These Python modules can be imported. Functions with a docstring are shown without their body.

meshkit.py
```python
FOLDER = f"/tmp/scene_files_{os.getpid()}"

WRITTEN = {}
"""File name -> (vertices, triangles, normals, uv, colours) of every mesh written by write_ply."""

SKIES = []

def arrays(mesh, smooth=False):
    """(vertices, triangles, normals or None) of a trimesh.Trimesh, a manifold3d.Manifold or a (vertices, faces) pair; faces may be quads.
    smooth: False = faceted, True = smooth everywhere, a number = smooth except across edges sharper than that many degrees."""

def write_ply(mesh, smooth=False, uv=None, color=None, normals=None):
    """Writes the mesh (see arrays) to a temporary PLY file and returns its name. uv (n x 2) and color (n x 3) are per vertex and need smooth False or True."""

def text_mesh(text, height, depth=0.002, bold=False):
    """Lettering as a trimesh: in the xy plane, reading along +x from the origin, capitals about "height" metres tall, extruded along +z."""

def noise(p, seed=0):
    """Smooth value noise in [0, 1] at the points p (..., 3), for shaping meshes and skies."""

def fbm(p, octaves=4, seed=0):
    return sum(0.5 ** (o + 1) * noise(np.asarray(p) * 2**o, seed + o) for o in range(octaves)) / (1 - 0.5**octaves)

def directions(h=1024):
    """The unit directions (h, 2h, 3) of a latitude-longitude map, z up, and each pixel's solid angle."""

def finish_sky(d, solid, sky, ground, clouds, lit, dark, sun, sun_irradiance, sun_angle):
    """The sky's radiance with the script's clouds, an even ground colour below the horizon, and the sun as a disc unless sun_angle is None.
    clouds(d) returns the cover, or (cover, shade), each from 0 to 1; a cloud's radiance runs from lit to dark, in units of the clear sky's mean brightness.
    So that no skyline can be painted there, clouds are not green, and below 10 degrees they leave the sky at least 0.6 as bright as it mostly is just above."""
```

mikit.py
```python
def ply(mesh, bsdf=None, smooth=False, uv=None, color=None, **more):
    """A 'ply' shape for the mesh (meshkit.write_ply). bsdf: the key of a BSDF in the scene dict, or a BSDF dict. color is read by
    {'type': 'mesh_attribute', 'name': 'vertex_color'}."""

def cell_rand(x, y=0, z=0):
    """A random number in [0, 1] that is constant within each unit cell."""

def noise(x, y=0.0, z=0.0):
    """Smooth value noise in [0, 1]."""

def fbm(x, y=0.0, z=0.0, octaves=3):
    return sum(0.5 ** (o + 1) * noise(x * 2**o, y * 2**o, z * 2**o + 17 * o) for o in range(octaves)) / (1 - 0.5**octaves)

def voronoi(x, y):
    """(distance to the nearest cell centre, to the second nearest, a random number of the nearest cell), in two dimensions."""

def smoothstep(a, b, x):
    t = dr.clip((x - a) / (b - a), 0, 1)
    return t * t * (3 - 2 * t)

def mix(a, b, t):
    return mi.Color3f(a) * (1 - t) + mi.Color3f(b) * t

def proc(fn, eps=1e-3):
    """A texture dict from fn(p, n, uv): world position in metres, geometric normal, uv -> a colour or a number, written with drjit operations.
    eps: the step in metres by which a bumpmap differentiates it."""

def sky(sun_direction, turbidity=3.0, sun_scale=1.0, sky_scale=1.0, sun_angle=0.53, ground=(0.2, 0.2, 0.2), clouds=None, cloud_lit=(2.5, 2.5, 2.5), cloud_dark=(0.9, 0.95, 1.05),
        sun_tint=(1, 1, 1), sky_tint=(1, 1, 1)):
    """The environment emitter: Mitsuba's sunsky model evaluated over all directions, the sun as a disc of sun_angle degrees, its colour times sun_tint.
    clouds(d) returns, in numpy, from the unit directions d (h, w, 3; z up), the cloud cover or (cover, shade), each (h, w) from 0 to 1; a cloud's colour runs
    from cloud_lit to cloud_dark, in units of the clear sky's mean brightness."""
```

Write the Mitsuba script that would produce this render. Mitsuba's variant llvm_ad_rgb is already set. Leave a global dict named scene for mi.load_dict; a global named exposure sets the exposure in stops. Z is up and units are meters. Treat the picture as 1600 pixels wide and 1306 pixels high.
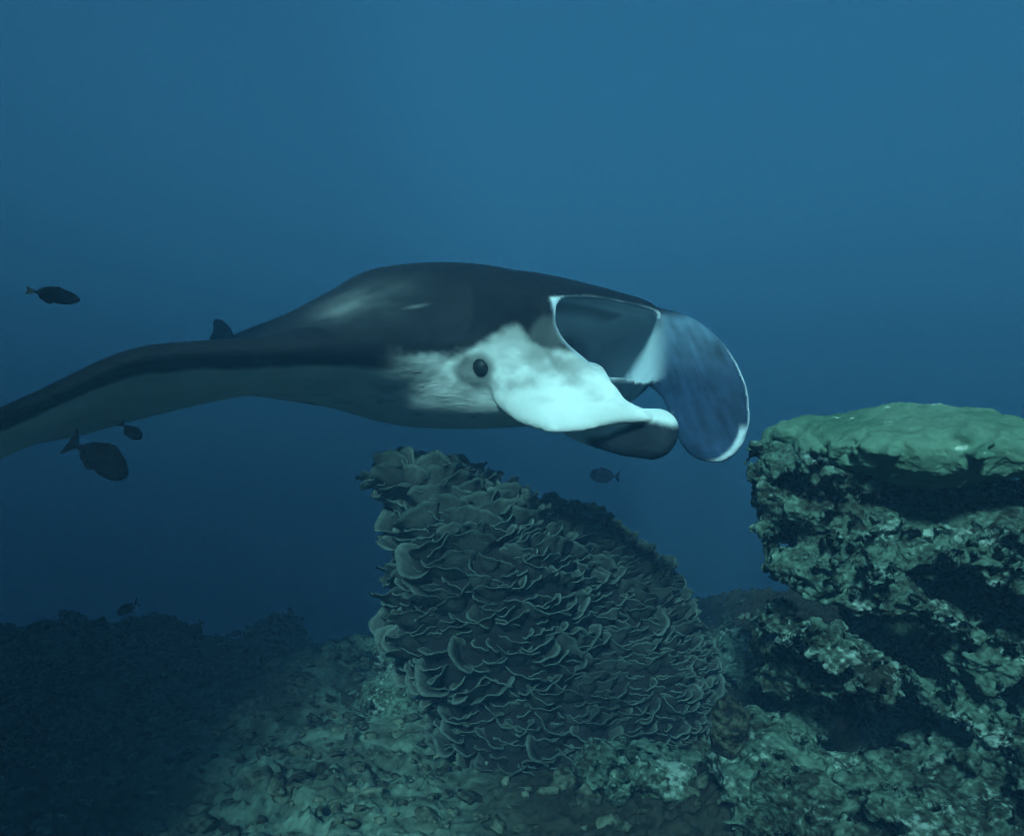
import math
import numpy as np, trimesh
import mitsuba as mi, drjit as dr
import mikit
from meshkit import noise as mnoise, fbm as mfbm
from scipy import ndimage
from scipy.interpolate import PchipInterpolator, CubicSpline

T = mi.ScalarTransform4f
rng = np.random.default_rng(7)
scene, labels = {'type': 'scene'}, {}

# ---------------------------------------------------------------- camera, sky, sun, exposure
EX = 1256.0                                   # focal length in photograph pixels (1600 wide)
exposure = 2.45
SUN_AZ, SUN_EL = -168, 32                  # azimuth from the viewing direction towards the right, degrees
a_, e_ = math.radians(SUN_AZ), math.radians(SUN_EL)
SUN = [math.sin(a_) * math.cos(e_), math.cos(a_) * math.cos(e_), math.sin(e_)]
scene['sky'] = mikit.sky(SUN, turbidity=3, sun_scale=5.6, sky_scale=.20, sun_angle=7, ground=(.02, .035, .05),
                         sun_tint=(.23, .675, 1.0), sky_tint=(.14, .52, 1.0))
scene['sea_water'] = {'type': 'homogeneous', 'albedo': {'type': 'rgb', 'value': [.076, .185, .315]}, 'sigma_t': .11,
                      'phase': {'type': 'hg', 'g': 0}}
scene['camera'] = {'type': 'perspective', 'fov': 2 * math.degrees(math.atan(800 / EX)), 'fov_axis': 'x', 'near_clip': .05, 'far_clip': 300,
                   'to_world': T().look_at(origin=[0, 0, 0], target=[0, 1, 0], up=[0, 0, 1]),
                   'medium': {'type': 'ref', 'id': 'sea_water'}}
scene['haze'] = {'type': 'cube', 'to_world': T().translate([0, 0, -2.95]).scale([45, 45, 10.55]),
                 'bsdf': {'type': 'null'}, 'interior': {'type': 'ref', 'id': 'sea_water'}}
labels['haze'] = {'label': 'blue sea water filling the whole place', 'category': 'water', 'kind': 'stuff'}


def at(px, py, d):
    """a photograph pixel at the distance d in front of the camera"""
    return np.array([(px - 800) / EX * d, d, (653 - py) / EX * d])


# ---------------------------------------------------------------- mesh helpers
def surface_nets(f, origin, h):
    """triangle mesh of the zero set of the sampled field f (negative inside)"""
    nx, ny, nz = f.shape
    s = f < 0
    cells = [s[i:nx - 1 + i, j:ny - 1 + j, k:nz - 1 + k] for i in (0, 1) for j in (0, 1) for k in (0, 1)]
    cnt = sum(c.astype(np.int8) for c in cells)
    act = (cnt > 0) & (cnt < 8)
    ci = np.argwhere(act)
    idx = -np.ones(act.shape, np.int64)
    idx[act] = np.arange(len(ci))
    corner = np.array([(i, j, k) for i in (0, 1) for j in (0, 1) for k in (0, 1)])
    val = np.stack([f[ci[:, 0] + c[0], ci[:, 1] + c[1], ci[:, 2] + c[2]] for c in corner], 1)
    acc, n = np.zeros((len(ci), 3)), np.zeros(len(ci))
    for a in range(8):
        for b in range(a + 1, 8):
            if np.abs(corner[a] - corner[b]).sum() == 1:
                va, vb = val[:, a], val[:, b]
                cr = (va < 0) != (vb < 0)
                t = np.where(cr, va / np.where(cr, va - vb, 1), 0)
                acc += np.where(cr[:, None], corner[a] + t[:, None] * (corner[b] - corner[a]), 0)
                n += cr
    v = (ci + acc / n[:, None]) * h + origin
    quads = []
    for ax in range(3):
        o = [(0, 0, 0)] * 4
        u, w = [(1, 2), (2, 0), (0, 1)][ax]
        s0 = s.take(range(0, s.shape[ax] - 1), ax)
        s1 = s.take(range(1, s.shape[ax]), ax)
        e = np.argwhere(s0 != s1)
        e = e[(e[:, u] > 0) & (e[:, w] > 0) & (e[:, u] < s.shape[u] - 1) & (e[:, w] < s.shape[w] - 1)]
        flip = s0[e[:, 0], e[:, 1], e[:, 2]]
        q = []
        for du, dw in ((-1, -1), (0, -1), (0, 0), (-1, 0)):
            p = e.copy()
            p[:, u] += du
            p[:, w] += dw
            q.append(idx[p[:, 0], p[:, 1], p[:, 2]])
        q = np.stack(q, 1)
        q[~flip] = q[~flip][:, ::-1]
        quads.append(q)
    q = np.vstack(quads)
    return trimesh.Trimesh(v, np.vstack([q[:, [0, 1, 2]], q[:, [0, 2, 3]]]), process=False)


def smin(a, b, k):
    hh = np.maximum(k - np.abs(a - b), 0) / k
    return np.minimum(a, b) - hh * hh * k * .25


def smax(a, b, k):
    return -smin(-a, -b, k)


def sstep(a, b, x):
    t = np.clip((x - a) / (b - a), 0, 1)
    return t * t * (3 - 2 * t)


def curve(pts, n):
    """n points along a smooth curve through pts (any number of columns)"""
    pts = np.asarray(pts, float)
    d = np.r_[0, np.cumsum(np.linalg.norm(np.diff(pts[:, :3], axis=0), axis=1))]
    return PchipInterpolator(d, pts)(np.linspace(0, d[-1], n))


def add(key, mesh, bsdf, smooth=True, **k):
    scene[key] = mikit.ply(mesh, bsdf, smooth=smooth, **k)
    return key


def tag(key, label=None, category=None, group=None, kind=None):
    labels[key] = {a: b for a, b in dict(label=label, category=category, group=group, kind=kind).items() if b}


def rgb(*c):
    return {'type': 'rgb', 'value': list(c)}


# ================================================================ the manta ray
# its own frame: x forward, y to its left, z up; origin between the eyes
MO = np.array([.134, 2.826, 0.0])
HF, HL = np.array([.766, -.643, 0]), np.array([.643, .766, 0])
MR = np.stack([HF, HL, [0, 0, 1]], 1)          # frame -> world


def to_manta(p):
    return (np.asarray(p) - MO) @ MR


def to_world(p):
    return np.asarray(p) @ MR.T + MO


def despike(m, h):
    """pulls stray vertices back to the mean of their neighbours"""
    e = m.edges_unique
    v = np.array(m.vertices)
    n = np.bincount(e.ravel(), minlength=len(v))[:, None]
    for _ in range(12):
        mean = np.stack([np.bincount(e[:, 0], v[e[:, 1], k], len(v)) + np.bincount(e[:, 1], v[e[:, 0], k], len(v)) for k in range(3)], 1) / n
        bad = np.linalg.norm(v - mean, axis=1) > .55 * h
        if not bad.any():
            break
        v[bad] = mean[bad]
    return trimesh.Trimesh(v, m.faces, process=False)


LEAD = PchipInterpolator([0, .36, .44, .53, .87, 1.185, 1.464, 1.77, 1.95], [.0, -.02, -.07, -.123, -.298, -.438, -.552, -.72, -.95])


def build_manta():
    H = .0085
    lo, hi = np.array([-2.35, -1.95, -.36]), np.array([.78, 1.95, .70])
    n = np.ceil((hi - lo) / H).astype(int)
    X, Y = (np.arange(k, dtype=np.float32) * H + o for k, o in zip(n[:2], lo[:2]))
    Z = np.arange(n[2], dtype=np.float32) * H + lo[2]
    x, y = np.meshgrid(X, Y, indexing='ij')
    ay = np.abs(y)
    # plan outline: leading and trailing edge over the span
    xl = LEAD(ay)
    xt = PchipInterpolator([0, .15, .4, .9, 1.3, 1.6, 1.80, 1.95], [-2.05, -1.98, -1.72, -1.42, -1.20, -1.05, -.96, -.95])(ay)
    ch = np.maximum(xl - xt, .02)
    c = np.clip((xl - x) / ch, 0, 1)
    naca = 5 * (.2969 * np.sqrt(c) - .126 * c - .3516 * c**2 + .2843 * c**3 - .1036 * c**4)   # half thickness, 0.5 at its most
    up = PchipInterpolator([0, .3, .5, .7, .9, 1.3, 1.7, 1.95], [.625, .53, .375, .195, .125, .085, .05, .015])(ay)
    dn = PchipInterpolator([0, .3, .5, .7, .9, 1.3, 1.7, 1.95], [.52, .46, .34, .17, .10, .06, .03, .01])(ay)
    # mid surface: the near wing droops, the far one is lifted; the tips are twisted trailing edge down
    zr = PchipInterpolator([-1.95, -1.77, -1.464, -1.185, -.87, -.53, 0, .5, .9, 1.3, 1.95], [-.25, -.152, .038, .178, .208, .240, .24, .25, .30, .40, .52])(y)
    tw = PchipInterpolator([-1.95, -1.4, -.9, -.5, 0, .5, 1.95], [.40, .36, .21, .02, -.07, -.05, .0])(y)
    zc = zr - tw * (xl - x)
    zu, zl = zc + up * naca * (1 - .30 * sstep(.30, .75, c)) + .010 * sstep(0, .04, c), zc - dn * naca - .008
    # the head: a flat block before the wings, thick at the back and thin at the lips
    hw = .37
    hu = PchipInterpolator([-.6, -.3, 0, .15, .30, .40], [.53, .535, .500, .455, .398, .35])(x) - .28 * np.where(y < 0, ay, .55 * ay)**2.2
    hd = PchipInterpolator([-.6, -.3, 0, .15, .30], [-.02, -.03, -.02, .03, .125])(x) + .10 * ay**2
    front = .335 - .55 * ay**2
    F = np.empty((n[0], n[1], n[2]), np.float32)
    plan = np.maximum(x - xl, xt - x)
    slope = 1.0
    hplan = smax(np.maximum(ay - hw, x - front), -.62 - x, .06)
    for k, z in enumerate(Z):
        w = smax(np.maximum(z - zu, zl - z), plan * .7, .012)
        hd_ = smax(smax(hplan, hd - z, .20), z - hu, .10)
        F[:, :, k] = smin(w, hd_, .12)

    def box(lo_, hi_):
        s = [slice(*np.clip([(l - o) / H, (u - o) / H + 1], 0, m).astype(int)) for l, u, o, m in zip(lo_, hi_, lo, n)]
        g = np.meshgrid(X[s[0]], Y[s[1]], Z[s[2]], indexing='ij')
        return tuple(s), np.stack(g, -1)

    def blob(c0, axes, r, k, op='u', cut=.16):
        """smooth union (or cut) of an ellipsoid with semi-axes r along the rows of axes"""
        nonlocal F
        reach = np.max(r) + .10
        s, p = box(c0 - reach, c0 + reach)
        if p.size == 0:
            return
        q = ((p - c0) @ np.asarray(axes).T) / r
        m = np.linalg.norm(q, axis=-1)
        d = (m - 1) * m / np.maximum(np.linalg.norm(q / r, axis=-1), 1e-6)
        F[s] = smin(F[s], d, k) if op == 'u' else smax(F[s], -d, k)

    def blade(pts, k=.03, m=26, op='u'):
        """pts: rows of (centre xyz, width direction xyz, half width, half thickness)"""
        q = curve(pts, m)
        t = np.gradient(q[:, :3], axis=0)
        step = np.linalg.norm(t, axis=1)
        for r_, tt, st in zip(q, t, step):
            tt = tt / np.linalg.norm(tt)
            w = r_[3:6] - tt * (r_[3:6] @ tt)
            w /= np.linalg.norm(w)
            blob(r_[:3], [tt, w, np.cross(tt, w)], np.array([max(st * 1.9, r_[7]), r_[6], r_[7]]), k, op)

    P = lambda px, py, d: to_manta(at(px, py, d))
    D = lambda px0, py0, d0, px1, py1, d1: P(px1, py1, d1) - P(px0, py0, d0)
    row = lambda p, wd, hw_, ht: np.r_[p, wd / np.linalg.norm(wd), hw_, ht]
    # near cephalic fin: the broad cheek panel that narrows forward, then the curled lobe
    blade([row(P(795, 597, 2.52), np.array([.1, .25, 1.]), .085, .05),
           row(P(850, 603, 2.43), np.array([.2, .50, 1.]), .130, .040),
           row(P(890, 618, 2.35), np.array([.25, .62, 1.]), .128, .030),
           row(P(930, 635, 2.28), np.array([.25, .62, 1.]), .080, .022),
           row(P(965, 643, 2.22), np.array([.25, .5, 1.]), .034, .018),
           row(P(1000, 650, 2.18), np.array([.25, .3, 1.]), .016, .014)], k=.02)
    blade([row(P(852, 500, 2.43), D(830, 520, 2.45, 862, 500, 2.42), .035, .020),
           row(P(872, 540, 2.40), D(850, 555, 2.42, 882, 530, 2.38), .035, .018),
           row(P(905, 582, 2.34), D(885, 600, 2.36, 917, 570, 2.32), .035, .016),
           row(P(950, 618, 2.26), D(935, 630, 2.28, 958, 606, 2.25), .025, .014)], k=.02, m=18)
    blade([row(P(890, 668, 2.42), np.array([.0, .35, 1.]), .022, .022),
           row(P(940, 676, 2.36), np.array([.0, .3, 1.]), .042, .030),
           row(P(990, 676, 2.27), np.array([.0, .3, 1.]), .064, .034),
           row(P(1026, 678, 2.20), np.array([.0, .3, 1.]), .066, .034),
           row(P(1040, 682, 2.17), np.array([.0, .3, 1.]), .050, .030)], k=.02)
    # far cephalic fin: a broad paddle that hangs forward and down
    wd = np.array([.9, -.15, .0])
    blade([row(P(1022, 540, 2.95), D(1005, 585, 2.95, 1045, 495, 2.90), .125, .040),
           row(P(1056, 552, 2.92), D(1030, 600, 2.93, 1088, 508, 2.86), .130, .034),
           row(P(1088, 583, 2.86), D(1045, 608, 2.90, 1140, 560, 2.80), .126, .028),
           row(P(1106, 622, 2.81), D(1056, 640, 2.85, 1163, 615, 2.75), .123, .024),
           row(P(1112, 655, 2.78), D(1062, 662, 2.81, 1164, 650, 2.73), .116, .022),
           row(P(1112, 678, 2.77), D(1066, 682, 2.81, 1158, 675, 2.73), .104, .020),
           row(P(1109, 697, 2.76), D(1070, 700, 2.79, 1148, 695, 2.73), .084, .018),
           row(P(1106, 708, 2.755), D(1076, 711, 2.78, 1136, 706, 2.73), .060, .016)], k=.03, m=36)
    # the mouth, open to the front
    s, p = box(np.array([-.55, -.40, -.1]), np.array([.6, .40, .5]))
    px_, py_, pz_ = p[..., 0], p[..., 1], p[..., 2]
    ru = PchipInterpolator([-.3, 0, .15, .30, .45], [.26, .34, .388, .374, .35])(px_) - .28 * np.where(py_ < 0, 1, .55) * np.abs(py_)**2.2
    rd = PchipInterpolator([-.5, -.2, 0, .15, .30, .45], [.16, .11, .09, .095, .150, .155])(px_) + .10 * py_**2
    cav = smax(smax(np.abs(py_) - .325 + .5 * np.clip(-px_, 0, 1), -.42 - px_, .06), smax(pz_ - ru, rd - pz_, .08), .08)
    F[s] = smax(F[s], -cav, .02)
    # eye sockets (low bulges), the folds of the spiracle behind them
    for sgn in (1, -1):
        m_ = np.array([1, sgn, 1.])
        blob(P(748, 570, 2.56) * m_, np.eye(3), np.array([.065, .035, .055]), .05)
        for t_ in np.linspace(40, 215, 9):                             # the fold of the upper lid
            c_ = P(754, 573, 2.53) * m_ + np.array([math.cos(math.radians(t_)) * .043, -.004 * sgn * -1, math.sin(math.radians(t_)) * .043])
            blob(c_, np.eye(3), np.array([.014, .018, .014]), .022)
    m = surface_nets(F, lo, H)
    comp = max(m.split(only_watertight=False), key=lambda q: len(q.faces))
    m = trimesh.Trimesh(comp.vertices, comp.faces, process=False)
    trimesh.smoothing.filter_taubin(m, iterations=14)
    return despike(m, H)


def side(px, py):
    """where the ray of a photograph pixel meets the plane of the right cheek: (x, z) in the manta's frame"""
    d = np.array([(px - 800) / EX, 1, (653 - py) / EX])
    t = (-.38 + MO @ HL) / (d @ HL)
    q = to_manta(d * t)
    return q[0], q[2]


def soft(x, z, cx, cz, rx, rz, ang=0.0):
    """1 inside a soft tilted ellipse, 0 outside"""
    c_, s_ = math.cos(ang), math.sin(ang)
    u, w = (x - cx) * c_ + (z - cz) * s_, -(x - cx) * s_ + (z - cz) * c_
    return sstep(1.25, .75, np.hypot(u / rx, w / rz))


def manta_colour(v, nrm):
    """skin pattern of the animal with some light and shade painted in, in its own frame, the same on both sides"""
    x, y, z = v.T
    ay = np.abs(y)
    wob, fine = mfbm(v * 8, 4, 3) - .5, mfbm(v * 40, 3, 8) - .5
    dark, white = np.array([.009, .010, .014]), np.array([.74, .76, .74])
    # back black, belly white, the border just under the leading edge
    w = sstep(-.42, -.80, nrm[:, 2] + .25 * wob)
    w = w * (1 - sstep(.085, .045, LEAD(np.minimum(ay, 1.95)) - x + .06 * wob))      # the leading edge is black below too
    head = sstep(.62, .46, ay) * sstep(-.62, -.40, x)
    line = np.array([side(*q) for q in [(560, 545), (640, 540), (690, 556), (735, 552), (775, 523), (805, 512), (840, 541), (885, 552), (915, 560), (1010, 620), (1100, 640)]])
    zb = np.interp(x, line[:, 0], line[:, 1])
    wh = sstep(.022, -.022, z - zb + .09 * wob + .03 * fine)
    w = w * (1 - head) + wh * head
    w = np.maximum(w, .16 * soft(x, z, *side(850, 520), .07, .05, .4) * head)
    # pale shoulder chevrons on the back
    back = (ay > .12) * (ay < .75) * (x > -.9)
    q0 = side(620, 478)
    g_ = np.exp(-((x - q0[0]) / .16) ** 2 - ((z - q0[1] + .10 * (x - q0[0])) / .075) ** 2) * (.8 + 1.6 * wob)
    w = np.maximum(w, .20 * g_ * back)
    q0 = side(688, 484)
    w = np.maximum(w, .26 * np.exp(-((x - q0[0]) / .020) ** 2 - ((z - q0[1] - .3 * (x - q0[0])) / .008) ** 2) * back)
    for c_ in (665, 684):                                            # pale edges of the folds behind the eye
        q0, q1 = side(c_, 516), side(c_ - 8, 546)
        w = np.maximum(w, .12 * soft(x + 6 * (z - (q0[1] + q1[1]) / 2) ** 2, z, (q0[0] + q1[0]) / 2, (q0[1] + q1[1]) / 2, .005, .030, -.3) * (ay > .2) * (ay < .6))
    w = np.maximum(w, 1.15 * soft(x, z, *side(640, 570), .11, .040, .25) * (ay > .2) * sstep(.62, .50, ay))
    alb = white * (1 + .25 * wob[:, None] + .10 * fine[:, None])
    alb = alb * (1 - .10 * sstep(.50, .95, ay))[:, None]          # wing undersides darkened: fading light painted into the skin
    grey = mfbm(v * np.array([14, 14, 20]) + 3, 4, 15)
    alb = alb * (1 - .45 * sstep(.36, .78, grey + .25 * np.clip(z - side(850, 600)[1], -.2, .2) / .1) * sstep(.75, .40, ay))[:, None]  # upper cheek greyed, painting in a falloff of light
    alb = alb + np.array([.10, .10, .10]) * ((soft(x, z, *side(905, 632), .13, .10, -.35) + soft(x, z, *side(795, 548), .07, .035, .0)) * head)[:, None]  # cheek panel and eye patch whitened: hot spots of light painted in
    # grey blotches and small dark spots of the belly
    for px_, py_, r_ in ((476, 600, .010), (535, 580, .014), (455, 617, .009), (848, 607, .007), (520, 640, .010)):
        alb = alb * (1 - .7 * soft(x, z, *side(px_, py_), r_, r_ * .8)[:, None] * ((nrm[:, 2] < .2) * (ay < .8))[:, None])
    col = dark * (1 + .8 * wob[:, None]) + (alb - dark) * np.clip(w, 0, 1.2)[:, None]
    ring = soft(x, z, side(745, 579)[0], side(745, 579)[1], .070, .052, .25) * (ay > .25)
    col = col * (1 - .72 * ring * (1 + .8 * wob))[:, None]  # socket shade painted into the skin around the eye
    # lobes of the cephalic fins: slate, rim light painted along their edges
    def lobe(mask, base, rim_light):
        nonlocal col
        col = col * (1 - mask[:, None]) + (base * (1 + .5 * wob[:, None] + .3 * fine[:, None]) + (rim_light - base) * 0) * mask[:, None]
    far = np.maximum(sstep(.24, .28, y) * sstep(.12, .18, x), sstep(.14, .18, y) * sstep(.30, .34, x) * sstep(.16, .10, z)) * sstep(.40, .34, z)
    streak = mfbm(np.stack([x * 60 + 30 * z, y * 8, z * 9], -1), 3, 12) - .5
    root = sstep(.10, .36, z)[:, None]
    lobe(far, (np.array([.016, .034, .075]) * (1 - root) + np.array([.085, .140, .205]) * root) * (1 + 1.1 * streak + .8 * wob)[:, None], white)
    bn = np.array([.25, -.92, .12])
    (cx, _, cz), (bx, _, _), (_, _, tz) = to_manta(at(1112, 668, 2.77)), to_manta(at(1161, 668, 2.725)), to_manta(at(1106, 722, 2.755))
    low = sstep(.90, 1.0, np.hypot((x - cx) / (bx - cx), (z - cz) / (cz - tz))) * sstep(cz + .02, cz - .02, z) * sstep(cx - .03, cx + .03, x)
    rim_light = far * np.maximum(low, sstep(.68, .36, np.abs(nrm @ bn / np.linalg.norm(bn))) * sstep(.45, .53, x) * sstep(cz - .05, cz, z))
    col += (np.array([.75, .8, .85]) - col) * (.8 * rim_light)[:, None]
    near = (y < -.2) * sstep(0, 1, np.clip((x - .34) / .05, 0, 1)) * sstep(.000, -.022, z - np.interp(x, [.25, .38, .45, .55, .62, .75], [-.05, -.045, -.04, .0, .002, -.03]))  # dark stops below the top edge, left pale as a painted highlight
    lobe(near, np.array([.018, .024, .034]), white)
    # mouth: rim light painted on lips, grey roof and floor, throat shade painted black
    ru = np.interp(x, [-.5, 0, .15, .30, .45], [.24, .34, .388, .374, .35]) - .28 * np.where(y < 0, 1, .55) * ay**2.2
    rd = np.interp(x, [-.5, -.2, 0, .15, .30, .45], [.16, .11, .09, .095, .150, .155]) + .10 * y * y
    ins = sstep(.345, .328, ay) * sstep(.012, .0, z - ru) * sstep(-.012, .0, z - rd) * (x > -.5) * sstep(.50, .46, x + .5 * ay * ay)
    ins = ins * (1 - sstep(.22, .31, y) * sstep(.20, .30, x))
    deep = sstep(-.02, -.20, x + .25 * wob)
    inc = np.array([.42, .50, .56]) * (1 - deep[:, None]) + np.array([.012, .014, .018]) * deep[:, None]
    col = col * (1 - ins[:, None]) + inc * ins[:, None]
    cav = np.maximum(np.maximum(ay - .325, z - ru), rd - z)
    lip = sstep(np.where(y < -.2, .013, .022), np.where(y < -.2, .004, .010), np.abs(cav)) * sstep(.045, .015, .335 - .55 * ay**2 - x) * (ay < np.where(y > 0, .30, .40))
    lip = lip * np.where(ay > .28, sstep(.29, .325, z), 1)
    lip = lip * sstep(.06, .03, x - (.335 - .55 * ay**2))
    lip = lip * (sstep(.345, .335, ay) + (1 - sstep(.345, .335, ay)) * sstep(.29, .31, z))
    lip = lip * np.where(z < rd + .02, .45, 1) * np.where((y < 0) & (z < .26), .5, 1)
    col += (np.array([.8, .84, .86]) - col) * (.9 * lip)[:, None]
    return np.clip(col, .008, .84)


mm = build_manta()
_h = mm.vertices[np.hypot(mm.vertices[:, 0] - side(754, 573)[0], mm.vertices[:, 2] - side(754, 573)[1]) < .03]
EYE_Y = -_h[:, 1].min() - .021                 # the eyeball sits in the skin of the cheek
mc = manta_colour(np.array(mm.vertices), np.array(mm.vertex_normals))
mm.vertices = to_world(mm.vertices)


def skin_relief(p, n, uv):
    return mikit.fbm(p.x * 55, p.y * 55, p.z * 55, 3) + .5 * mikit.noise(p.x * 240, p.y * 240, p.z * 240)


scene['manta_skin'] = {'type': 'bumpmap', 'arbitrary': mikit.proc(skin_relief, 1.5e-3), 'scale': .0035,
                       'b': {'type': 'principled', 'base_color': {'type': 'mesh_attribute', 'name': 'vertex_color'}, 'roughness': .65, 'specular': .1}}
print('manta', len(mm.faces))
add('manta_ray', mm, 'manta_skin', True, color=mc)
tag('manta_ray', 'large black and white manta ray gliding above the reef with its mouth open', 'manta ray')

# ================================================================ the seabed
def ground_z(x, y):
    """height of the reef flat: a shelf that breaks off into deep water a few metres away"""
    crest = 4.55 + .25 * np.sin(x * 1.3 + .5) + .5 * (mfbm(np.stack([x * .7, x * 0 + 3, x * 0], -1), 2, 5) - .5)
    z = -1.11 - .03 * (y - 2) + .05 * np.sin(x * .9)
    z = z + .03 * sstep(.3, -1.2, x) * sstep(2.5, 4.2, y) + .10 * sstep(.9, 1.5, x) * sstep(3.0, 4.2, y)
    drop = np.maximum(y - crest, 0)
    z = z - 11.0 * (1 - np.exp(-(drop / 2.0) ** 1.3)) - .9 * sstep(-.5, -5, y)
    return np.maximum(z, -12.4)


def build_seabed():
    def axis(a, b, step, far, grow=1.22):
        inner = np.arange(a, b + step / 2, step)
        out, d = [], step
        while not out or out[-1] < far:
            d *= grow
            out.append((out[-1] if out else 0) + d)
        out = np.minimum(np.array(out), far)
        return np.r_[(a - out)[::-1], inner, b + out]
    xs, ys = axis(-2.9, 2.4, .0115, 41), axis(1.7, 6.0, .0115, 38)
    x, y = np.meshgrid(xs, ys, indexing='ij')
    z = ground_z(x, y)
    p = np.stack([x, y, 0 * x], -1)
    near = sstep(9, 5.5, y) * sstep(5, 3, np.abs(x))
    rough = .35 + .65 * sstep(.42, .58, mfbm(p * 1.3 + 4, 3, 21)) * 1.0
    rough = np.maximum(rough, sstep(-.55, -1.3, x))
    rough = np.maximum(rough, sstep(.1, .4, x))
    big = mfbm(p * 3.1, 3, 31) - .5
    mid = np.abs(mfbm(p * 9 + 2, 3, 32) - .5)
    lump = 1 - np.abs(2 * mfbm(p * np.array([17, 17, 1]) + 5, 3, 33) - 1)
    fine = mfbm(p * 55, 2, 34) - .5
    crumb = np.abs(mfbm(p * 38 + 7, 3, 35) - .5) * 2
    z = z + near * rough * .030 * (crumb - .3)
    z = z + near * (.16 * big + rough * (.12 * mid + .050 * (lump - .6) + .024 * fine) + .006 * fine)
    n, m = x.shape
    i = np.arange(n * m).reshape(n, m)
    q = np.stack([i[:-1, :-1], i[1:, :-1], i[1:, 1:], i[:-1, 1:]], -1).reshape(-1, 4)
    return (np.stack([x, y, z], -1).reshape(-1, 3), np.vstack([q[:, [0, 1, 2]], q[:, [0, 2, 3]]])), (xs, ys, z)


sb, SB = build_seabed()


def floor_at(x, y):
    i, j = np.searchsorted(SB[0], x), np.searchsorted(SB[1], y)
    return SB[2][min(i, len(SB[0]) - 1), min(j, len(SB[1]) - 1)]


def sand_fn(p, n, uv):
    a = mikit.fbm(p.x * 2.2, p.y * 2.2, p.z * 2.2, 3)
    b = mikit.fbm(p.x * 14 + 9, p.y * 14, p.z * 14, 3)
    c = mikit.noise(p.x * 90, p.y * 90, p.z * 90)
    t = mikit.smoothstep(.38, .62, .5 * a + .5 * b)
    reef = mikit.smoothstep(-.85, -1.5, p.x + .9 * (a - .5) + .25 * (p.y - 3))  # sides darkened: dark reef, plus fading light put into the ground colour
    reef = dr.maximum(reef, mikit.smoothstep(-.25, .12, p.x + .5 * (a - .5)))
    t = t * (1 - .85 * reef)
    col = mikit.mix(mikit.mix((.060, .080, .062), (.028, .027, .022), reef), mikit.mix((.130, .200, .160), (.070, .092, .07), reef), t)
    return col * (.75 + .5 * c)


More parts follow.
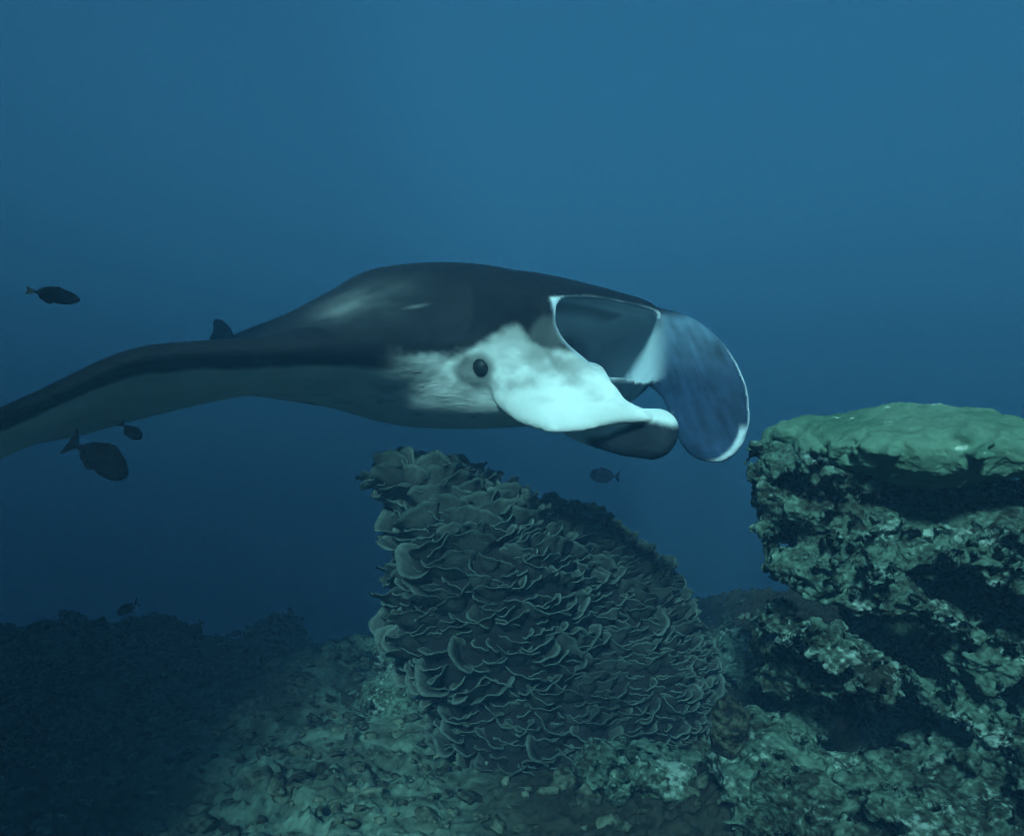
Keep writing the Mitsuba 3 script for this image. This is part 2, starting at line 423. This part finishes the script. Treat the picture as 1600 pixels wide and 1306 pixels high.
def rock_fn(p, n, uv):
    a = mikit.fbm(p.x * 5, p.y * 5, p.z * 5, 3)
    b = mikit.fbm(p.x * 24 + 3, p.y * 24, p.z * 24, 3)
    c = mikit.fbm(p.x * 80, p.y * 80 + 5, p.z * 80, 3)
    d = mikit.fbm(p.x * 11 + 31, p.y * 11, p.z * 11, 3)
    dark = mikit.mix((.016, .018, .016), (.040, .045, .032), c)
    greenish = mikit.mix((.060, .112, .085), (.115, .180, .140), b)  # greener tone, mixed in by noise
    col = mikit.mix(dark, greenish, mikit.smoothstep(.36, .62, .40 * a + .30 * b + .30 * c))
    return mikit.mix(col, (.26, .35, .31), mikit.smoothstep(.56, .70, .6 * d + .4 * c) * .7) * (.6 + .8 * c)


def shaded_rock_fn(p, n, uv):
    b = mikit.fbm(p.x * 20 + 3, p.y * 20, p.z * 20, 3)
    c = mikit.fbm(p.x * 80, p.y * 80 + 5, p.z * 80, 3)
    return mikit.mix((.014, .014, .014), (.070, .080, .056), mikit.smoothstep(.36, .66, .5 * b + .5 * c)) * (.6 + .8 * c)


def plate_fn(p, n, uv):
    a = mikit.fbm(p.x * 6, p.y * 6, p.z * 6, 3)
    b = mikit.fbm(p.x * 30, p.y * 30, p.z * 30, 3)
    col = mikit.mix((.068, .135, .092), (.112, .190, .135), mikit.smoothstep(.35, .65, a))
    col = mikit.mix(col, (.38, .42, .36), mikit.smoothstep(.74, .80, b) * .8)
    return col * (.75 + .5 * b)


def bumped(fn, bump, scale, eps=2e-3):
    return {'type': 'twosided', 'b': {'type': 'bumpmap', 'arbitrary': mikit.proc(bump, eps), 'scale': scale,
                                      'b': {'type': 'diffuse', 'reflectance': mikit.proc(fn)}}}


def grain(p, n, uv):
    return mikit.fbm(p.x * 60, p.y * 60, p.z * 60, 3)


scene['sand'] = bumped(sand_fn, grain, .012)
scene['reef_rock'] = bumped(rock_fn, grain, .02)
scene['shaded_rock'] = bumped(shaded_rock_fn, grain, .02)  # darker copy of the rock, with dim light put into its colour


def rubble_fn(p, n, uv):
    a = mikit.fbm(p.x * 9, p.y * 9, p.z * 9, 2)
    b = mikit.fbm(p.x * 60, p.y * 60, p.z * 60, 2)
    return mikit.mix((.022, .024, .02), (.13, .165, .12), mikit.smoothstep(.35, .68, .6 * a + .4 * b))


scene['rubble'] = bumped(rubble_fn, grain, .01)
scene['green_coral'] = bumped(plate_fn, grain, .006)
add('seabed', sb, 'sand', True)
tag('seabed', 'sandy reef flat with rubble in front of deep water', kind='structure')


# ================================================================ rocks made from fields
def field(lo, hi, h):
    lo, hi = np.asarray(lo, float), np.asarray(hi, float)
    n = np.ceil((hi - lo) / h).astype(int) + 1
    g = np.stack(np.meshgrid(*[lo[k] + np.arange(n[k]) * h for k in range(3)], indexing='ij'), -1)
    return g, lo


def ell(p, c, r, rot=None):
    q = p - np.asarray(c)
    if rot is not None:
        q = q @ trimesh.transformations.euler_matrix(*np.radians(rot))[:3, :3]
    m = np.linalg.norm(q / r, axis=-1)
    return (m - 1) * np.min(r) * np.maximum(1, .6)


def crust(p, seed, big=.10, mid=.05, small=.018):
    """lumps, pits and crumbs of old reef rock, as an offset of the field"""
    b = mfbm(p * 4.2 + seed, 3, seed) - .5
    m = np.abs(mfbm(p * 10 + seed, 3, seed + 3) - .5) * 2
    s = mfbm(p * 30 + seed, 2, seed + 6) - .5
    pit = sstep(.60, .74, mfbm(p * 6.5 - seed, 3, seed + 9))
    return big * b * 2 + mid * (m - .35) + small * s * 2 + .07 * pit


def rough(f, g, fn, band=.13):
    """adds fn(points) to the field where it can matter"""
    m = np.abs(f) < band
    f = f.copy()
    f[m] += fn(g[m])
    return f


def crumble(m, seed, amp, scale=45.0, sub=True):
    """fine relief on a finished mesh"""
    if sub:
        m = m.subdivide()
    v, n = np.array(m.vertices), np.array(m.vertex_normals)
    a = np.abs(mfbm(v * scale + seed, 3, seed) - .5) * 2
    b = mfbm(v * scale * .45 - seed, 3, seed + 5)
    return trimesh.Trimesh(v + n * (amp * (1.1 * (b - .5) * 2 + .9 * (a - .3)))[:, None], m.faces, process=False)


def solid(f, lo, h, rounds=3):
    m = surface_nets(f.astype(np.float32), lo, h)
    parts = m.split(only_watertight=False)
    m = max(parts, key=lambda q: len(q.faces)) if len(parts) > 1 else m
    m = trimesh.Trimesh(m.vertices, m.faces, process=False)
    if rounds:
        trimesh.smoothing.filter_taubin(m, iterations=rounds)
    return m


def build_right_reef():
    h = .0105
    g, lo = field([.42, 1.55, -1.25], [1.80, 3.05, .05], h)
    C = lambda px, py, d: at(px, py, d)
    f = ell(g, C(1590, 1010, 2.50), [.50, .52, .50])
    f = smin(f, ell(g, C(1300, 790, 2.12), [.150, .22, .115], (0, 15, 0)), .07)           # the snout on the left
    f = smin(f, ell(g, C(1255, 724, 2.08), [.090, .15, .042], (0, 14, 0)), .03)
    f = smin(f, ell(g, C(1350, 730, 2.15), [.20, .25, .075], (0, 6, 0)), .05)
    f = smin(f, ell(g, C(1480, 850, 2.06), [.30, .27, .070], (0, -4, 0)), .04)            # the middle ledge
    f = smin(f, ell(g, C(1330, 905, 2.10), [.14, .18, .050], (0, 16, 0)), .04)
    f = smin(f, ell(g, C(1430, 945, 2.02), [.12, .16, .045], (0, 20, 0)), .03)
    f = smin(f, ell(g, C(1395, 1060, 1.96), [.20, .16, .050], (0, 24, 0)), .03)           # the pale slab below
    f = smin(f, ell(g, C(1270, 1060, 2.14), [.13, .22, .13], (0, 20, 0)), .06)
    f = smin(f, ell(g, C(1215, 1010, 2.16), [.055, .12, .08]), .04)
    f = smin(f, ell(g, C(1215, 1200, 2.10), [.16, .24, .13]), .06)
    f = smin(f, ell(g, C(1400, 1260, 1.95), [.30, .2, .10]), .06)
    f = smin(f, ell(g, C(1575, 1000, 1.96), [.13, .16, .065], (0, -10, 0)), .05)
    f = smin(f, ell(g, C(1590, 1170, 1.92), [.14, .16, .06], (0, 8, 0)), .04)
    f = smax(f, -ell(g, C(1490, 778, 1.93), [.26, .26, .045], (0, -2, 0)), .03)           # the hollow under the plate
    f = smax(f, -ell(g, C(1560, 915, 1.88), [.13, .2, .035], (0, 6, 0)), .03)            # caves
    f = smax(f, -ell(g, C(1330, 985, 1.96), [.15, .24, .050], (0, 16, 0)), .03)
    f = smax(f, -ell(g, C(1500, 1085, 1.86), [.13, .2, .055], (0, 20, 0)), .03)
    f = smax(f, -ell(g, C(1400, 1155, 1.86), [.24, .24, .050], (0, 10, 0)), .03)
    f = smax(f, -ell(g, C(1275, 1150, 1.98), [.10, .20, .040], (0, 20, 0)), .03)
    f = rough(f, g, lambda p: crust(p, 11, .065, .065, .022))
    return crumble(solid(f, lo, h, 2), 13, .016)


add('reef_boulder', build_right_reef(), 'reef_rock', True)


def build_shade_rock():
    h = .03
    g, lo = field([-.1, -1.8, -1.8], [4.6, 2.8, 1.4], h)
    f = ell(g, [1.75, -.80, -.2], [1.5, .6, 1.22], (0, 0, 0))
    f = smin(f, ell(g, [2.75, .9, -.8], [.95, 1.6, .8]), .3)
    f = rough(f, g, lambda p: crust(p * .6, 17, .12, .09, .03), .3)
    return solid(f, lo, h, 2)


add('reef_boulder__added_shade_rock', build_shade_rock(), 'reef_rock', True)  # added mass behind the viewer, unseen, shades the lower right
tag('reef_boulder', 'tall craggy reef rock with overhangs and dark hollows at the right edge', 'rock')


def build_cap():
    h = .008
    g, lo = field([.50, 1.62, -.20], [1.95, 2.75, .14], h)
    f = ell(g, at(1440, 697, 2.12), [.235, .30, .112], (0, 3, 0))
    f = smin(f, ell(g, at(1395, 705, 2.00), [.17, .20, .055], (0, -6, 0)), .06)
    f = smin(f, ell(g, at(1520, 700, 1.96), [.15, .17, .050], (0, 4, 0)), .06)
    f = smin(f, ell(g, at(1275, 696, 2.16), [.13, .20, .050], (0, 13, 0)), .06)
    f = smin(f, ell(g, at(1610, 688, 2.15), [.25, .28, .050], (0, -2, 0)), .07)
    f = rough(f, g, lambda p: .045 * (mfbm(p * 5, 3, 51) - .5) + .030 * (mfbm(p * 13, 3, 52) - .5), .10)
    return crumble(solid(f, lo, h, 4), 54, .006, 60)


add('plate_coral', build_cap(), 'green_coral', True)
tag('plate_coral', 'smooth green mound of coral lying on top of the right hand rock', 'coral')


def build_dome():
    h = .006
    c = at(1140, 1125, 2.06)
    g, lo = field(c - .16, c + .16, h)
    f = ell(g, c, [.046, .05, .062])
    f = smin(f, ell(g, c - [.0, -.02, .06], [.040, .06, .06]), .03)
    f = rough(f, g, lambda p: .018 * (mfbm(p * 18, 2, 57) - .5), .06)
    return crumble(solid(f, lo, h, 3), 58, .007, 90)


add('dome_coral', build_dome(), 'shaded_rock', True)  # darkened rock material paints in the shade on the knob
tag('dome_coral', 'small dark rounded coral knob between the scroll coral and the right hand boulder', 'coral')


def build_rock(seed, c, r, h=.014, rot=(0, 0, 0), big=.10, mid=.05):
    c, r = np.asarray(c, float), np.asarray(r, float)
    ext = r.max() * 1.25 + .05
    g, lo = field(c - ext, c + ext, h)
    f = rough(ell(g, c, r, rot), g, lambda p: crust(p, seed, big, mid, .018))
    return crumble(solid(f, lo, h, 2), seed, .008)


ROCKS = [  # pixel, distance, radii, label
    ((232, 1002), 4.0, (.17, .20, .13), 'flat topped rock on the crest of the slope at the left'),
    ((70, 1030), 3.7, (.26, .25, .16), 'dark rock at the left edge of the reef crest'),
    ((60, 1150), 2.8, (.22, .20, .14), 'rough dark boulder in the bottom left corner'),
    ((330, 1050), 3.7, (.16, .14, .09), 'low dark rock with a brown back left of the pale sand'),
    ((440, 1000), 4.35, (.16, .2, .12), 'pale rounded rock on the hazy crest near the scroll coral'),
    ((575, 1030), 3.9, (.16, .16, .09), 'low rock at the left foot of the scroll coral'),
    ((640, 1090), 3.2, (.15, .14, .10), 'dark rock in front of the left foot of the scroll coral'),
    ((210, 1130), 3.0, (.19, .16, .08), 'ledge of rough rock lying in front of the left crest'),
    ((1165, 1030), 3.5, (.26, .25, .13), 'pale rock in the gap between the scroll coral and the boulder'),
    ((1010, 1215), 2.4, (.22, .14, .08), 'low crusty rock at the bottom below the scroll coral'),
]
for i, ((px, py), d, r, lab) in enumerate(ROCKS):
    k = 'rock' + (f'_{i:03d}' if i else '')
    add(k, build_rock(60 + i, at(px, py, d), r), 'shaded_rock' if px < 400 else 'reef_rock', True)
    tag(k, lab, 'rock', 'rocks lying on the reef flat')


# an added wall, unseen behind the viewer on the left: it keeps the low sun off the left of the scene
def build_shade_wall():
    h = .09
    g, lo = field([-9.5, -3.2, -2.6], [-.6, .3, WALL_TOP + .5], h)
    f = smax(smax(np.abs(g[..., 1] + 1.6) - .9, g[..., 0] - WALL_X - .10 * (1.5 - g[..., 2]), .5), g[..., 2] - WALL_TOP - .06 * (g[..., 0] - WALL_X), .6)
    f = smax(f, -9.2 - g[..., 0], .3)
    f = rough(f, g, lambda p: .9 * (mfbm(p * .7, 4, 91) - .5) + .3 * (mfbm(p * 2.6, 3, 92) - .5), .6)
    return solid(f, lo, h, 2)


WALL_X, WALL_TOP = -1.85, 7.1
if WALL_X > -50:
    add('added_shade_wall', build_shade_wall(), 'shaded_rock', True)
    tag('added_shade_wall', 'added unseen wall behind and to the left of the viewer, shading the left side', kind='structure')


# loose rubble on the sand
def build_rubble(n=1500):
    r_ = np.random.default_rng(41)
    base = trimesh.creation.icosphere(1)
    bv, bf = np.array(base.vertices), np.array(base.faces)
    vs, fs, k = [], [], 0
    while k < n:
        y = r_.uniform(2.1, 4.7)
        x = r_.uniform(-.66 * y, .35 * y)
        dens = .25 + .75 * float(mfbm(np.array([[x * 2.2, y * 2.2, 0.0]]), 2, 44)[0] > .5)
        if r_.random() > dens:
            continue
        sz = r_.choice([.007, .010, .015, .024, .036], p=[.25, .3, .25, .14, .06]) * r_.uniform(.8, 1.2)
        v = bv * (1 + 1.1 * (mnoise(bv * 2.2 + r_.uniform(0, 90, 3), 3) - .5))[:, None] * np.array([r_.uniform(.8, 2.2), 1, r_.uniform(.45, .8)]) * sz
        v = v @ trimesh.transformations.euler_matrix(r_.normal(0, .3), r_.normal(0, .3), r_.uniform(0, 6.3))[:3, :3].T
        vs.append(v + [x, y, floor_at(x, y) + sz * .2]); fs.append(bf + k * len(bv)); k += 1
    return np.vstack(vs), np.vstack(fs)


add('coral_rubble', build_rubble(), 'rubble', True)
tag('coral_rubble', 'small broken coral pieces strewn over the sand', 'rubble', kind='stuff')


# ================================================================ the scroll coral
def coral_fn(p, n, uv):
    # uv.y runs from the foot of a plate to its growing edge, which is pale; the dark foot is painted crevice shade
    a = mikit.fbm(p.x * 22, p.y * 22, p.z * 22, 3)
    b = mikit.noise(p.x * 160, p.y * 160, p.z * 160)
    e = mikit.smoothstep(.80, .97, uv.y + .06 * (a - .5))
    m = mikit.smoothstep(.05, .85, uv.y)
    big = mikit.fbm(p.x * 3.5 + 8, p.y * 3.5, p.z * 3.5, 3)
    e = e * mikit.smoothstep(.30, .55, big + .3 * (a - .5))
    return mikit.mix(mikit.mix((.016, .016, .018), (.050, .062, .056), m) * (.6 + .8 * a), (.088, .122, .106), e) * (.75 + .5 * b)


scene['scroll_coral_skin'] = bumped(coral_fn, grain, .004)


def coral_base():
    h = .018
    g, lo = field([-.75, 2.35, -1.35], [1.05, 4.3, .05], h)
    f = ell(g, at(712, 842, 2.95), [.205, .28, .20], (0, 12, 0))
    f = smin(f, ell(g, at(655, 760, 3.0), [.150, .22, .045], (0, 4, 0)), .06)
    f = smin(f, ell(g, at(800, 885, 3.05), [.22, .30, .19], (0, 35, 0)), .12)
    f = smin(f, ell(g, at(880, 880, 3.2), [.20, .30, .17], (0, 32, 0)), .10)
    f = smin(f, ell(g, at(770, 960, 2.85), [.33, .34, .32]), .12)
    f = smin(f, ell(g, at(920, 985, 3.15), [.40, .42, .36], (0, 28, 0)), .12)
    f = smin(f, ell(g, at(850, 1130, 2.80), [.36, .30, .26]), .12)
    f = smin(f, ell(g, at(1000, 1090, 2.95), [.26, .32, .28]), .12)
    f = rough(f, g, lambda p: .05 * (mfbm(p * 6, 3, 71) - .5), .12)
    return solid(f, lo, h, 3)


def plate_mesh(size, fan, cup, wave, seed, nu=22, nv=7, thick=.006):
    """one curling sheet: it grows from the origin along +x (outward), its sides curl up into a scoop; (vertices, faces, uv)"""
    r_ = np.random.default_rng(seed)
    ph = r_.uniform(0, 6.3, 4)
    u = np.linspace(-1, 1, nu)[:, None]
    v = np.linspace(0, 1, nv)[None]
    a = u * fan
    edge = (1 + wave * (.6 * np.sin(2.3 * a + ph[0]) + .4 * np.sin(5 * a + ph[1]))) * (1 - .55 * np.abs(u) ** 5)
    rad = size * (.06 + .94 * v * edge)
    lip = np.clip(v - .72, 0, 1) ** 2 * 2.2                       # the rim bends outward again
    lift = cup * size * (v ** 1.4 - lip) * (1 - .35 * np.abs(u) ** 4) + .07 * size * np.sin(3.7 * a + ph[2]) * v ** 2 + .045 * size * np.sin(9 * a + ph[3]) * v ** 3
    mid = np.stack([rad * np.cos(a) * (1 - .25 * cup * v * (1 - v)), rad * np.sin(a), lift + 0 * a], -1)
    du = np.gradient(mid, axis=0)
    dv = np.gradient(mid, axis=1)
    nn = np.cross(dv, du)
    nn /= np.linalg.norm(nn, axis=-1, keepdims=True) + 1e-9
    t = thick * (1.2 - .55 * v)[..., None] / 2
    top, bot = mid + nn * t, mid - nn * t
    i = np.arange(nu * nv).reshape(nu, nv)
    q = np.stack([i[:-1, :-1], i[:-1, 1:], i[1:, 1:], i[1:, :-1]], -1).reshape(-1, 4)
    o = nu * nv
    ring = np.r_[i[0, :], i[1:, -1], i[-1, -2::-1], i[-2:0:-1, 0]]
    nx = np.roll(ring, -1)
    side_ = np.stack([ring, ring + o, nx + o, nx], 1)
    q = np.vstack([q, q[:, ::-1] + o, side_])
    uv = np.stack([u + 0 * v, v + 0 * u], -1).reshape(-1, 2)
    return np.vstack([top.reshape(-1, 3), bot.reshape(-1, 3)]), np.vstack([q[:, [0, 1, 2]], q[:, [0, 2, 3]]]), np.vstack([uv, uv])


def build_coral():
    base = coral_base()
    add('scroll_coral__base', base, 'scroll_coral_skin', True, uv=np.zeros((len(base.vertices), 2)))  # base takes the foot colour, dark as painted crevice shade
    pts, fi = trimesh.sample.sample_surface(base, 26000, seed=5)
    nrm = base.face_normals[fi]
    view = pts / np.linalg.norm(pts, axis=1, keepdims=True)
    facing = -(nrm * view).sum(1)
    ok = (facing > -.45) & (pts[:, 2] > -1.15)
    pts, nrm = pts[ok], nrm[ok]
    # plates near the top left are wide, those on the far right flank small and crowded
    t = np.clip((pts[:, 0] + .45) / 1.1, 0, 1)
    want = .072 - .035 * t ** .8
    taken, keep = [], []
    tree_r = []
    for k in range(len(pts)):
        if taken:
            d = np.linalg.norm(np.array(taken) - pts[k], axis=1)
            if (d < .33 * (np.array(tree_r) + want[k])).any():
                continue
        taken.append(pts[k]); tree_r.append(want[k]); keep.append(k)
    plates = []
    r_ = np.random.default_rng(9)
    for k in keep:
        p, n = pts[k], nrm[k]
        size = want[k] * r_.choice([.7, 1, 1.2, 1.55]) * r_.uniform(.85, 1.15)
        out = n * np.array([1, 1, .35]) + np.array([0, 0, .0])
        if np.linalg.norm(out[:2]) < .25:
            out = out + np.array([r_.normal(0, .5), r_.normal(-.4, .4), 0])
        out = out / np.linalg.norm(out)
        tw_ = np.cross(n, [0, 0, 1.0]) * r_.normal(0, .55)
        out = (out + tw_) / np.linalg.norm(out + tw_)
        upv = np.array([0, 0, 1.0]) + .75 * n + r_.normal(0, .28, 3)
        yv = np.cross(upv, out); yv /= np.linalg.norm(yv)
        zv = np.cross(out, yv)
        v, f, uv = plate_mesh(size, r_.uniform(1.2, 1.9), r_.uniform(.5, 1.15), r_.uniform(.10, .24), int(r_.integers(1 << 30)))
        c_ = p - out * size * .25
        plates.append((np.linalg.norm(c_) / size, v @ np.stack([out, yv, zv]) + c_, f, uv))
    plates.sort(key=lambda q: q[0])
    for i, (_, v, f, uv) in enumerate(plates[:300]):
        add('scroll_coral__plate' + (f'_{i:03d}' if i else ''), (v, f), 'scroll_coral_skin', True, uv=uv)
    if plates[300:]:
        at_ = np.cumsum([0] + [len(q[1]) for q in plates[300:]])
        add('scroll_coral__small_plates', (np.vstack([q[1] for q in plates[300:]]), np.vstack([q[2] + a for q, a in zip(plates[300:], at_)])),
            'scroll_coral_skin', True, uv=np.vstack([q[3] for q in plates[300:]]))
        tag('scroll_coral__small_plates', 'small crowded coral plates on the far flank', kind='stuff')
    tag('scroll_coral', 'big grey mound of curling cabbage like coral plates on the seabed below the ray', 'coral')
    print('plates', len(plates))


build_coral()


# ================================================================ eyes and back fin of the manta
def loft(rings):
    """closed skin over rings (n, m, 3), with a point at each end"""
    rings = np.asarray(rings)
    n, m = rings.shape[:2]
    i = np.arange(n * m).reshape(n, m)
    j = np.roll(i, -1, 1)
    q = np.stack([i[:-1], j[:-1], j[1:], i[1:]], -1).reshape(-1, 4)
    f = np.vstack([q[:, [0, 1, 2]], q[:, [0, 2, 3]]])
    a, b = n * m, n * m + 1
    f = np.vstack([f, np.stack([np.full(m, a), j[0], i[0]], 1), np.stack([np.full(m, b), i[-1], j[-1]], 1)])
    m = trimesh.Trimesh(np.vstack([rings.reshape(-1, 3), rings[0].mean(0), rings[-1].mean(0)]), f, process=False)
    if m.volume < 0:
        m.invert()
    return m


scene['eye_black'] = {'type': 'principled', 'base_color': rgb(.008, .008, .010), 'roughness': .5, 'specular': .2}
ex, ez = side(754, 573)
for k, sgn in (('manta_ray__eye', 1), ('manta_ray__eye_001', -1)):
    s_ = trimesh.creation.icosphere(3, .030)
    s_.apply_scale([1.0, .9, 1.05])
    s_.apply_translation([ex, -sgn * EYE_Y, ez])
    s_.vertices = to_world(s_.vertices)
    add(k, s_, 'eye_black', True)


def fin(outline, thick, n=8):
    """a thin fin with a rounded section from a plan outline (x, z), in the plane y = 0"""
    from shapely.geometry import Polygon, Point
    o = np.asarray(outline, float)
    for _ in range(3):
        nx_ = np.roll(o, -1, 0)
        o = np.stack([.82 * o + .18 * nx_, .18 * o + .82 * nx_], 1).reshape(-1, 2)
    pg = Polygon(o).buffer(.02 * np.ptp(np.asarray(outline)[:, 0])).simplify(.002)
    m = trimesh.creation.extrude_polygon(pg, thick, engine='earcut')
    v = m.vertices
    return trimesh.Trimesh(np.stack([v[:, 0], v[:, 2] - thick / 2, v[:, 1]], 1), m.faces[:, ::-1], process=True)


scene['black_skin'] = {'type': 'principled', 'base_color': rgb(.016, .017, .022), 'roughness': .5, 'specular': .3}
df = fin([(-2.04, .40), (-2.10, .47), (-2.19, .52), (-2.23, .51), (-2.22, .46), (-2.28, .41)], .018)
df.vertices = to_world(df.vertices)
add('manta_ray__dorsal_fin', df, 'black_skin', False)


# ================================================================ fish
def fish_fn(p, n, uv):
    a = mikit.fbm(p.x * 60, p.y * 60, p.z * 60, 2)
    return mi.Color3f(.0045, .004, .005) * (.5 + 1.1 * a)


scene['fish_dark'] = {'type': 'twosided', 'b': {'type': 'diffuse', 'reflectance': mikit.proc(fish_fn)}}
scene['fish_fin'] = {'type': 'principled', 'base_color': rgb(.004, .004, .005), 'roughness': .8, 'specular': .05}
scene['fish_eye'] = {'type': 'principled', 'base_color': rgb(.006, .006, .007), 'roughness': .5, 'specular': .1}
scene['fish_yellow'] = {'type': 'principled', 'base_color': rgb(.085, .075, .035), 'roughness': .5}


def fish(key, pos, length, deep, yaw, roll, tail=.22, tailmat='fish_fin', fork=.5, hump=0.0):
    """head along +x before turning; yaw about z, then roll (tilt of the head upward) in the picture plane"""
    u = np.linspace(0, 1, 22)
    hgt = deep * length * PchipInterpolator([0, .06, .2, .42, .7, .9, 1], [.14, .44, .80, 1, .64, .20, .15])(u) / 2
    wid = .36 * deep * length * PchipInterpolator([0, .06, .25, .5, .85, 1], [.12, .5, 1, .9, .25, .10])(u) / 2
    mid = hump * length * np.sin(u * math.pi) ** 2
    th = np.linspace(0, 2 * math.pi, 20, endpoint=False)
    body = loft([np.stack([np.full(20, (.5 - .86 * a) * length), w * np.cos(th), c + h_ * np.sin(th)], 1) for a, w, h_, c in zip(u, wid, hgt, mid)])
    xt = (.5 - .86) * length
    L = length
    tl = fin([(xt + .04 * L, -.03 * L), (xt + .04 * L, .03 * L), (xt - .13 * L, tail * L), (xt - .13 * L + .10 * fork * L, 0), (xt - .13 * L, -tail * L)], .006 * L + .001)
    top = lambda a: np.interp(a, u, mid + hgt) * .96
    bot = lambda a: np.interp(a, u, mid - hgt) * .96
    X_ = lambda a: (.5 - .86 * a) * L
    dl = fin([(X_(.30), top(.30)), (X_(.45), top(.45) + .04 * L), (X_(.75), top(.75) + .05 * L), (X_(.90), top(.9) + .02 * L), (X_(.86), top(.86)), (X_(.5), top(.5) - .03 * L)], .005 * L + .001)
    an = fin([(X_(.50), bot(.50)), (X_(.62), bot(.62) - .08 * L), (X_(.82), bot(.82) - .06 * L), (X_(.90), bot(.9)), (X_(.7), bot(.7) + .02 * L)], .005 * L + .001)
    pc = fin([(0, 0), (-.06 * L, .05 * L), (-.16 * L, .02 * L), (-.15 * L, -.04 * L), (-.05 * L, -.04 * L)], .004 * L + .001)
    pc.apply_transform(trimesh.transformations.rotation_matrix(.12, [0, 0, 1]))
    pc.apply_translation([X_(.30), -np.interp(.30, u, wid) * .95, -.06 * deep * L])
    ey = trimesh.creation.icosphere(2, .028 * L)
    ey.apply_translation([X_(.12), -np.interp(.12, u, wid) * .86, .10 * deep * L])
    M = trimesh.transformations.translation_matrix(pos) @ trimesh.transformations.rotation_matrix(math.radians(-roll), [0, 1, 0]) @ trimesh.transformations.rotation_matrix(math.radians(yaw), [0, 0, 1])
    for name, m, mat in (('body', body, 'fish_dark'), ('tail_fin', tl, tailmat), ('dorsal_fin', dl, 'fish_fin'), ('anal_fin', an, 'fish_fin'), ('pectoral_fin', pc, 'fish_dark'), ('eye', ey, 'fish_eye')):
        m.apply_transform(M)
        add(f'{key}__{name}', m, mat, 30 if name != 'body' else True)


fish('reef_fish', at(152, 716, 2.0), .168, .48, 8, -34, .27, 'fish_fin', .35, .05)
tag('reef_fish', 'large dark fish with a forked tail swimming downward under the wing', 'fish', 'small dark fish around the ray')
fish('reef_fish_001', at(204, 673, 2.1), .072, .50, 40, -52)
tag('reef_fish_001', 'small black fish just above the large dark fish', 'fish', 'small dark fish around the ray')
fish('reef_fish_002', at(82, 461, 2.2), .140, .30, 12, -10, .10, 'fish_yellow')
tag('reef_fish_002', 'slender dark fish with a yellowish tail above the wing at the left', 'fish', 'small dark fish around the ray')
tag('reef_fish_002__tail_fin', 'yellowish tail')
fish('reef_fish_003', at(945, 743, 8.5), .33, .48, 175, -4)
tag('reef_fish_003', 'hazy dark fish in the open water between the coral and the ray', 'fish', 'small dark fish around the ray')
fish('reef_fish_004', at(200, 950, 3.6), .13, .34, 170, 28)
tag('reef_fish_004', 'faint dark fish above the flat topped rock on the left', 'fish', 'small dark fish around the ray')
fish('reef_fish_005', at(309, 980, 3.6), .11, .52, 150, 50)
tag('reef_fish_005', 'dark stocky fish hovering just right of the flat topped rock', 'fish', 'small dark fish around the ray')
fish('reef_fish_006', at(366, 990, 4.4), .08, .45, 20, 10)
tag('reef_fish_006', 'tiny dim fish over the hazy crest, right of the stocky fish', 'fish', 'small dark fish around the ray')
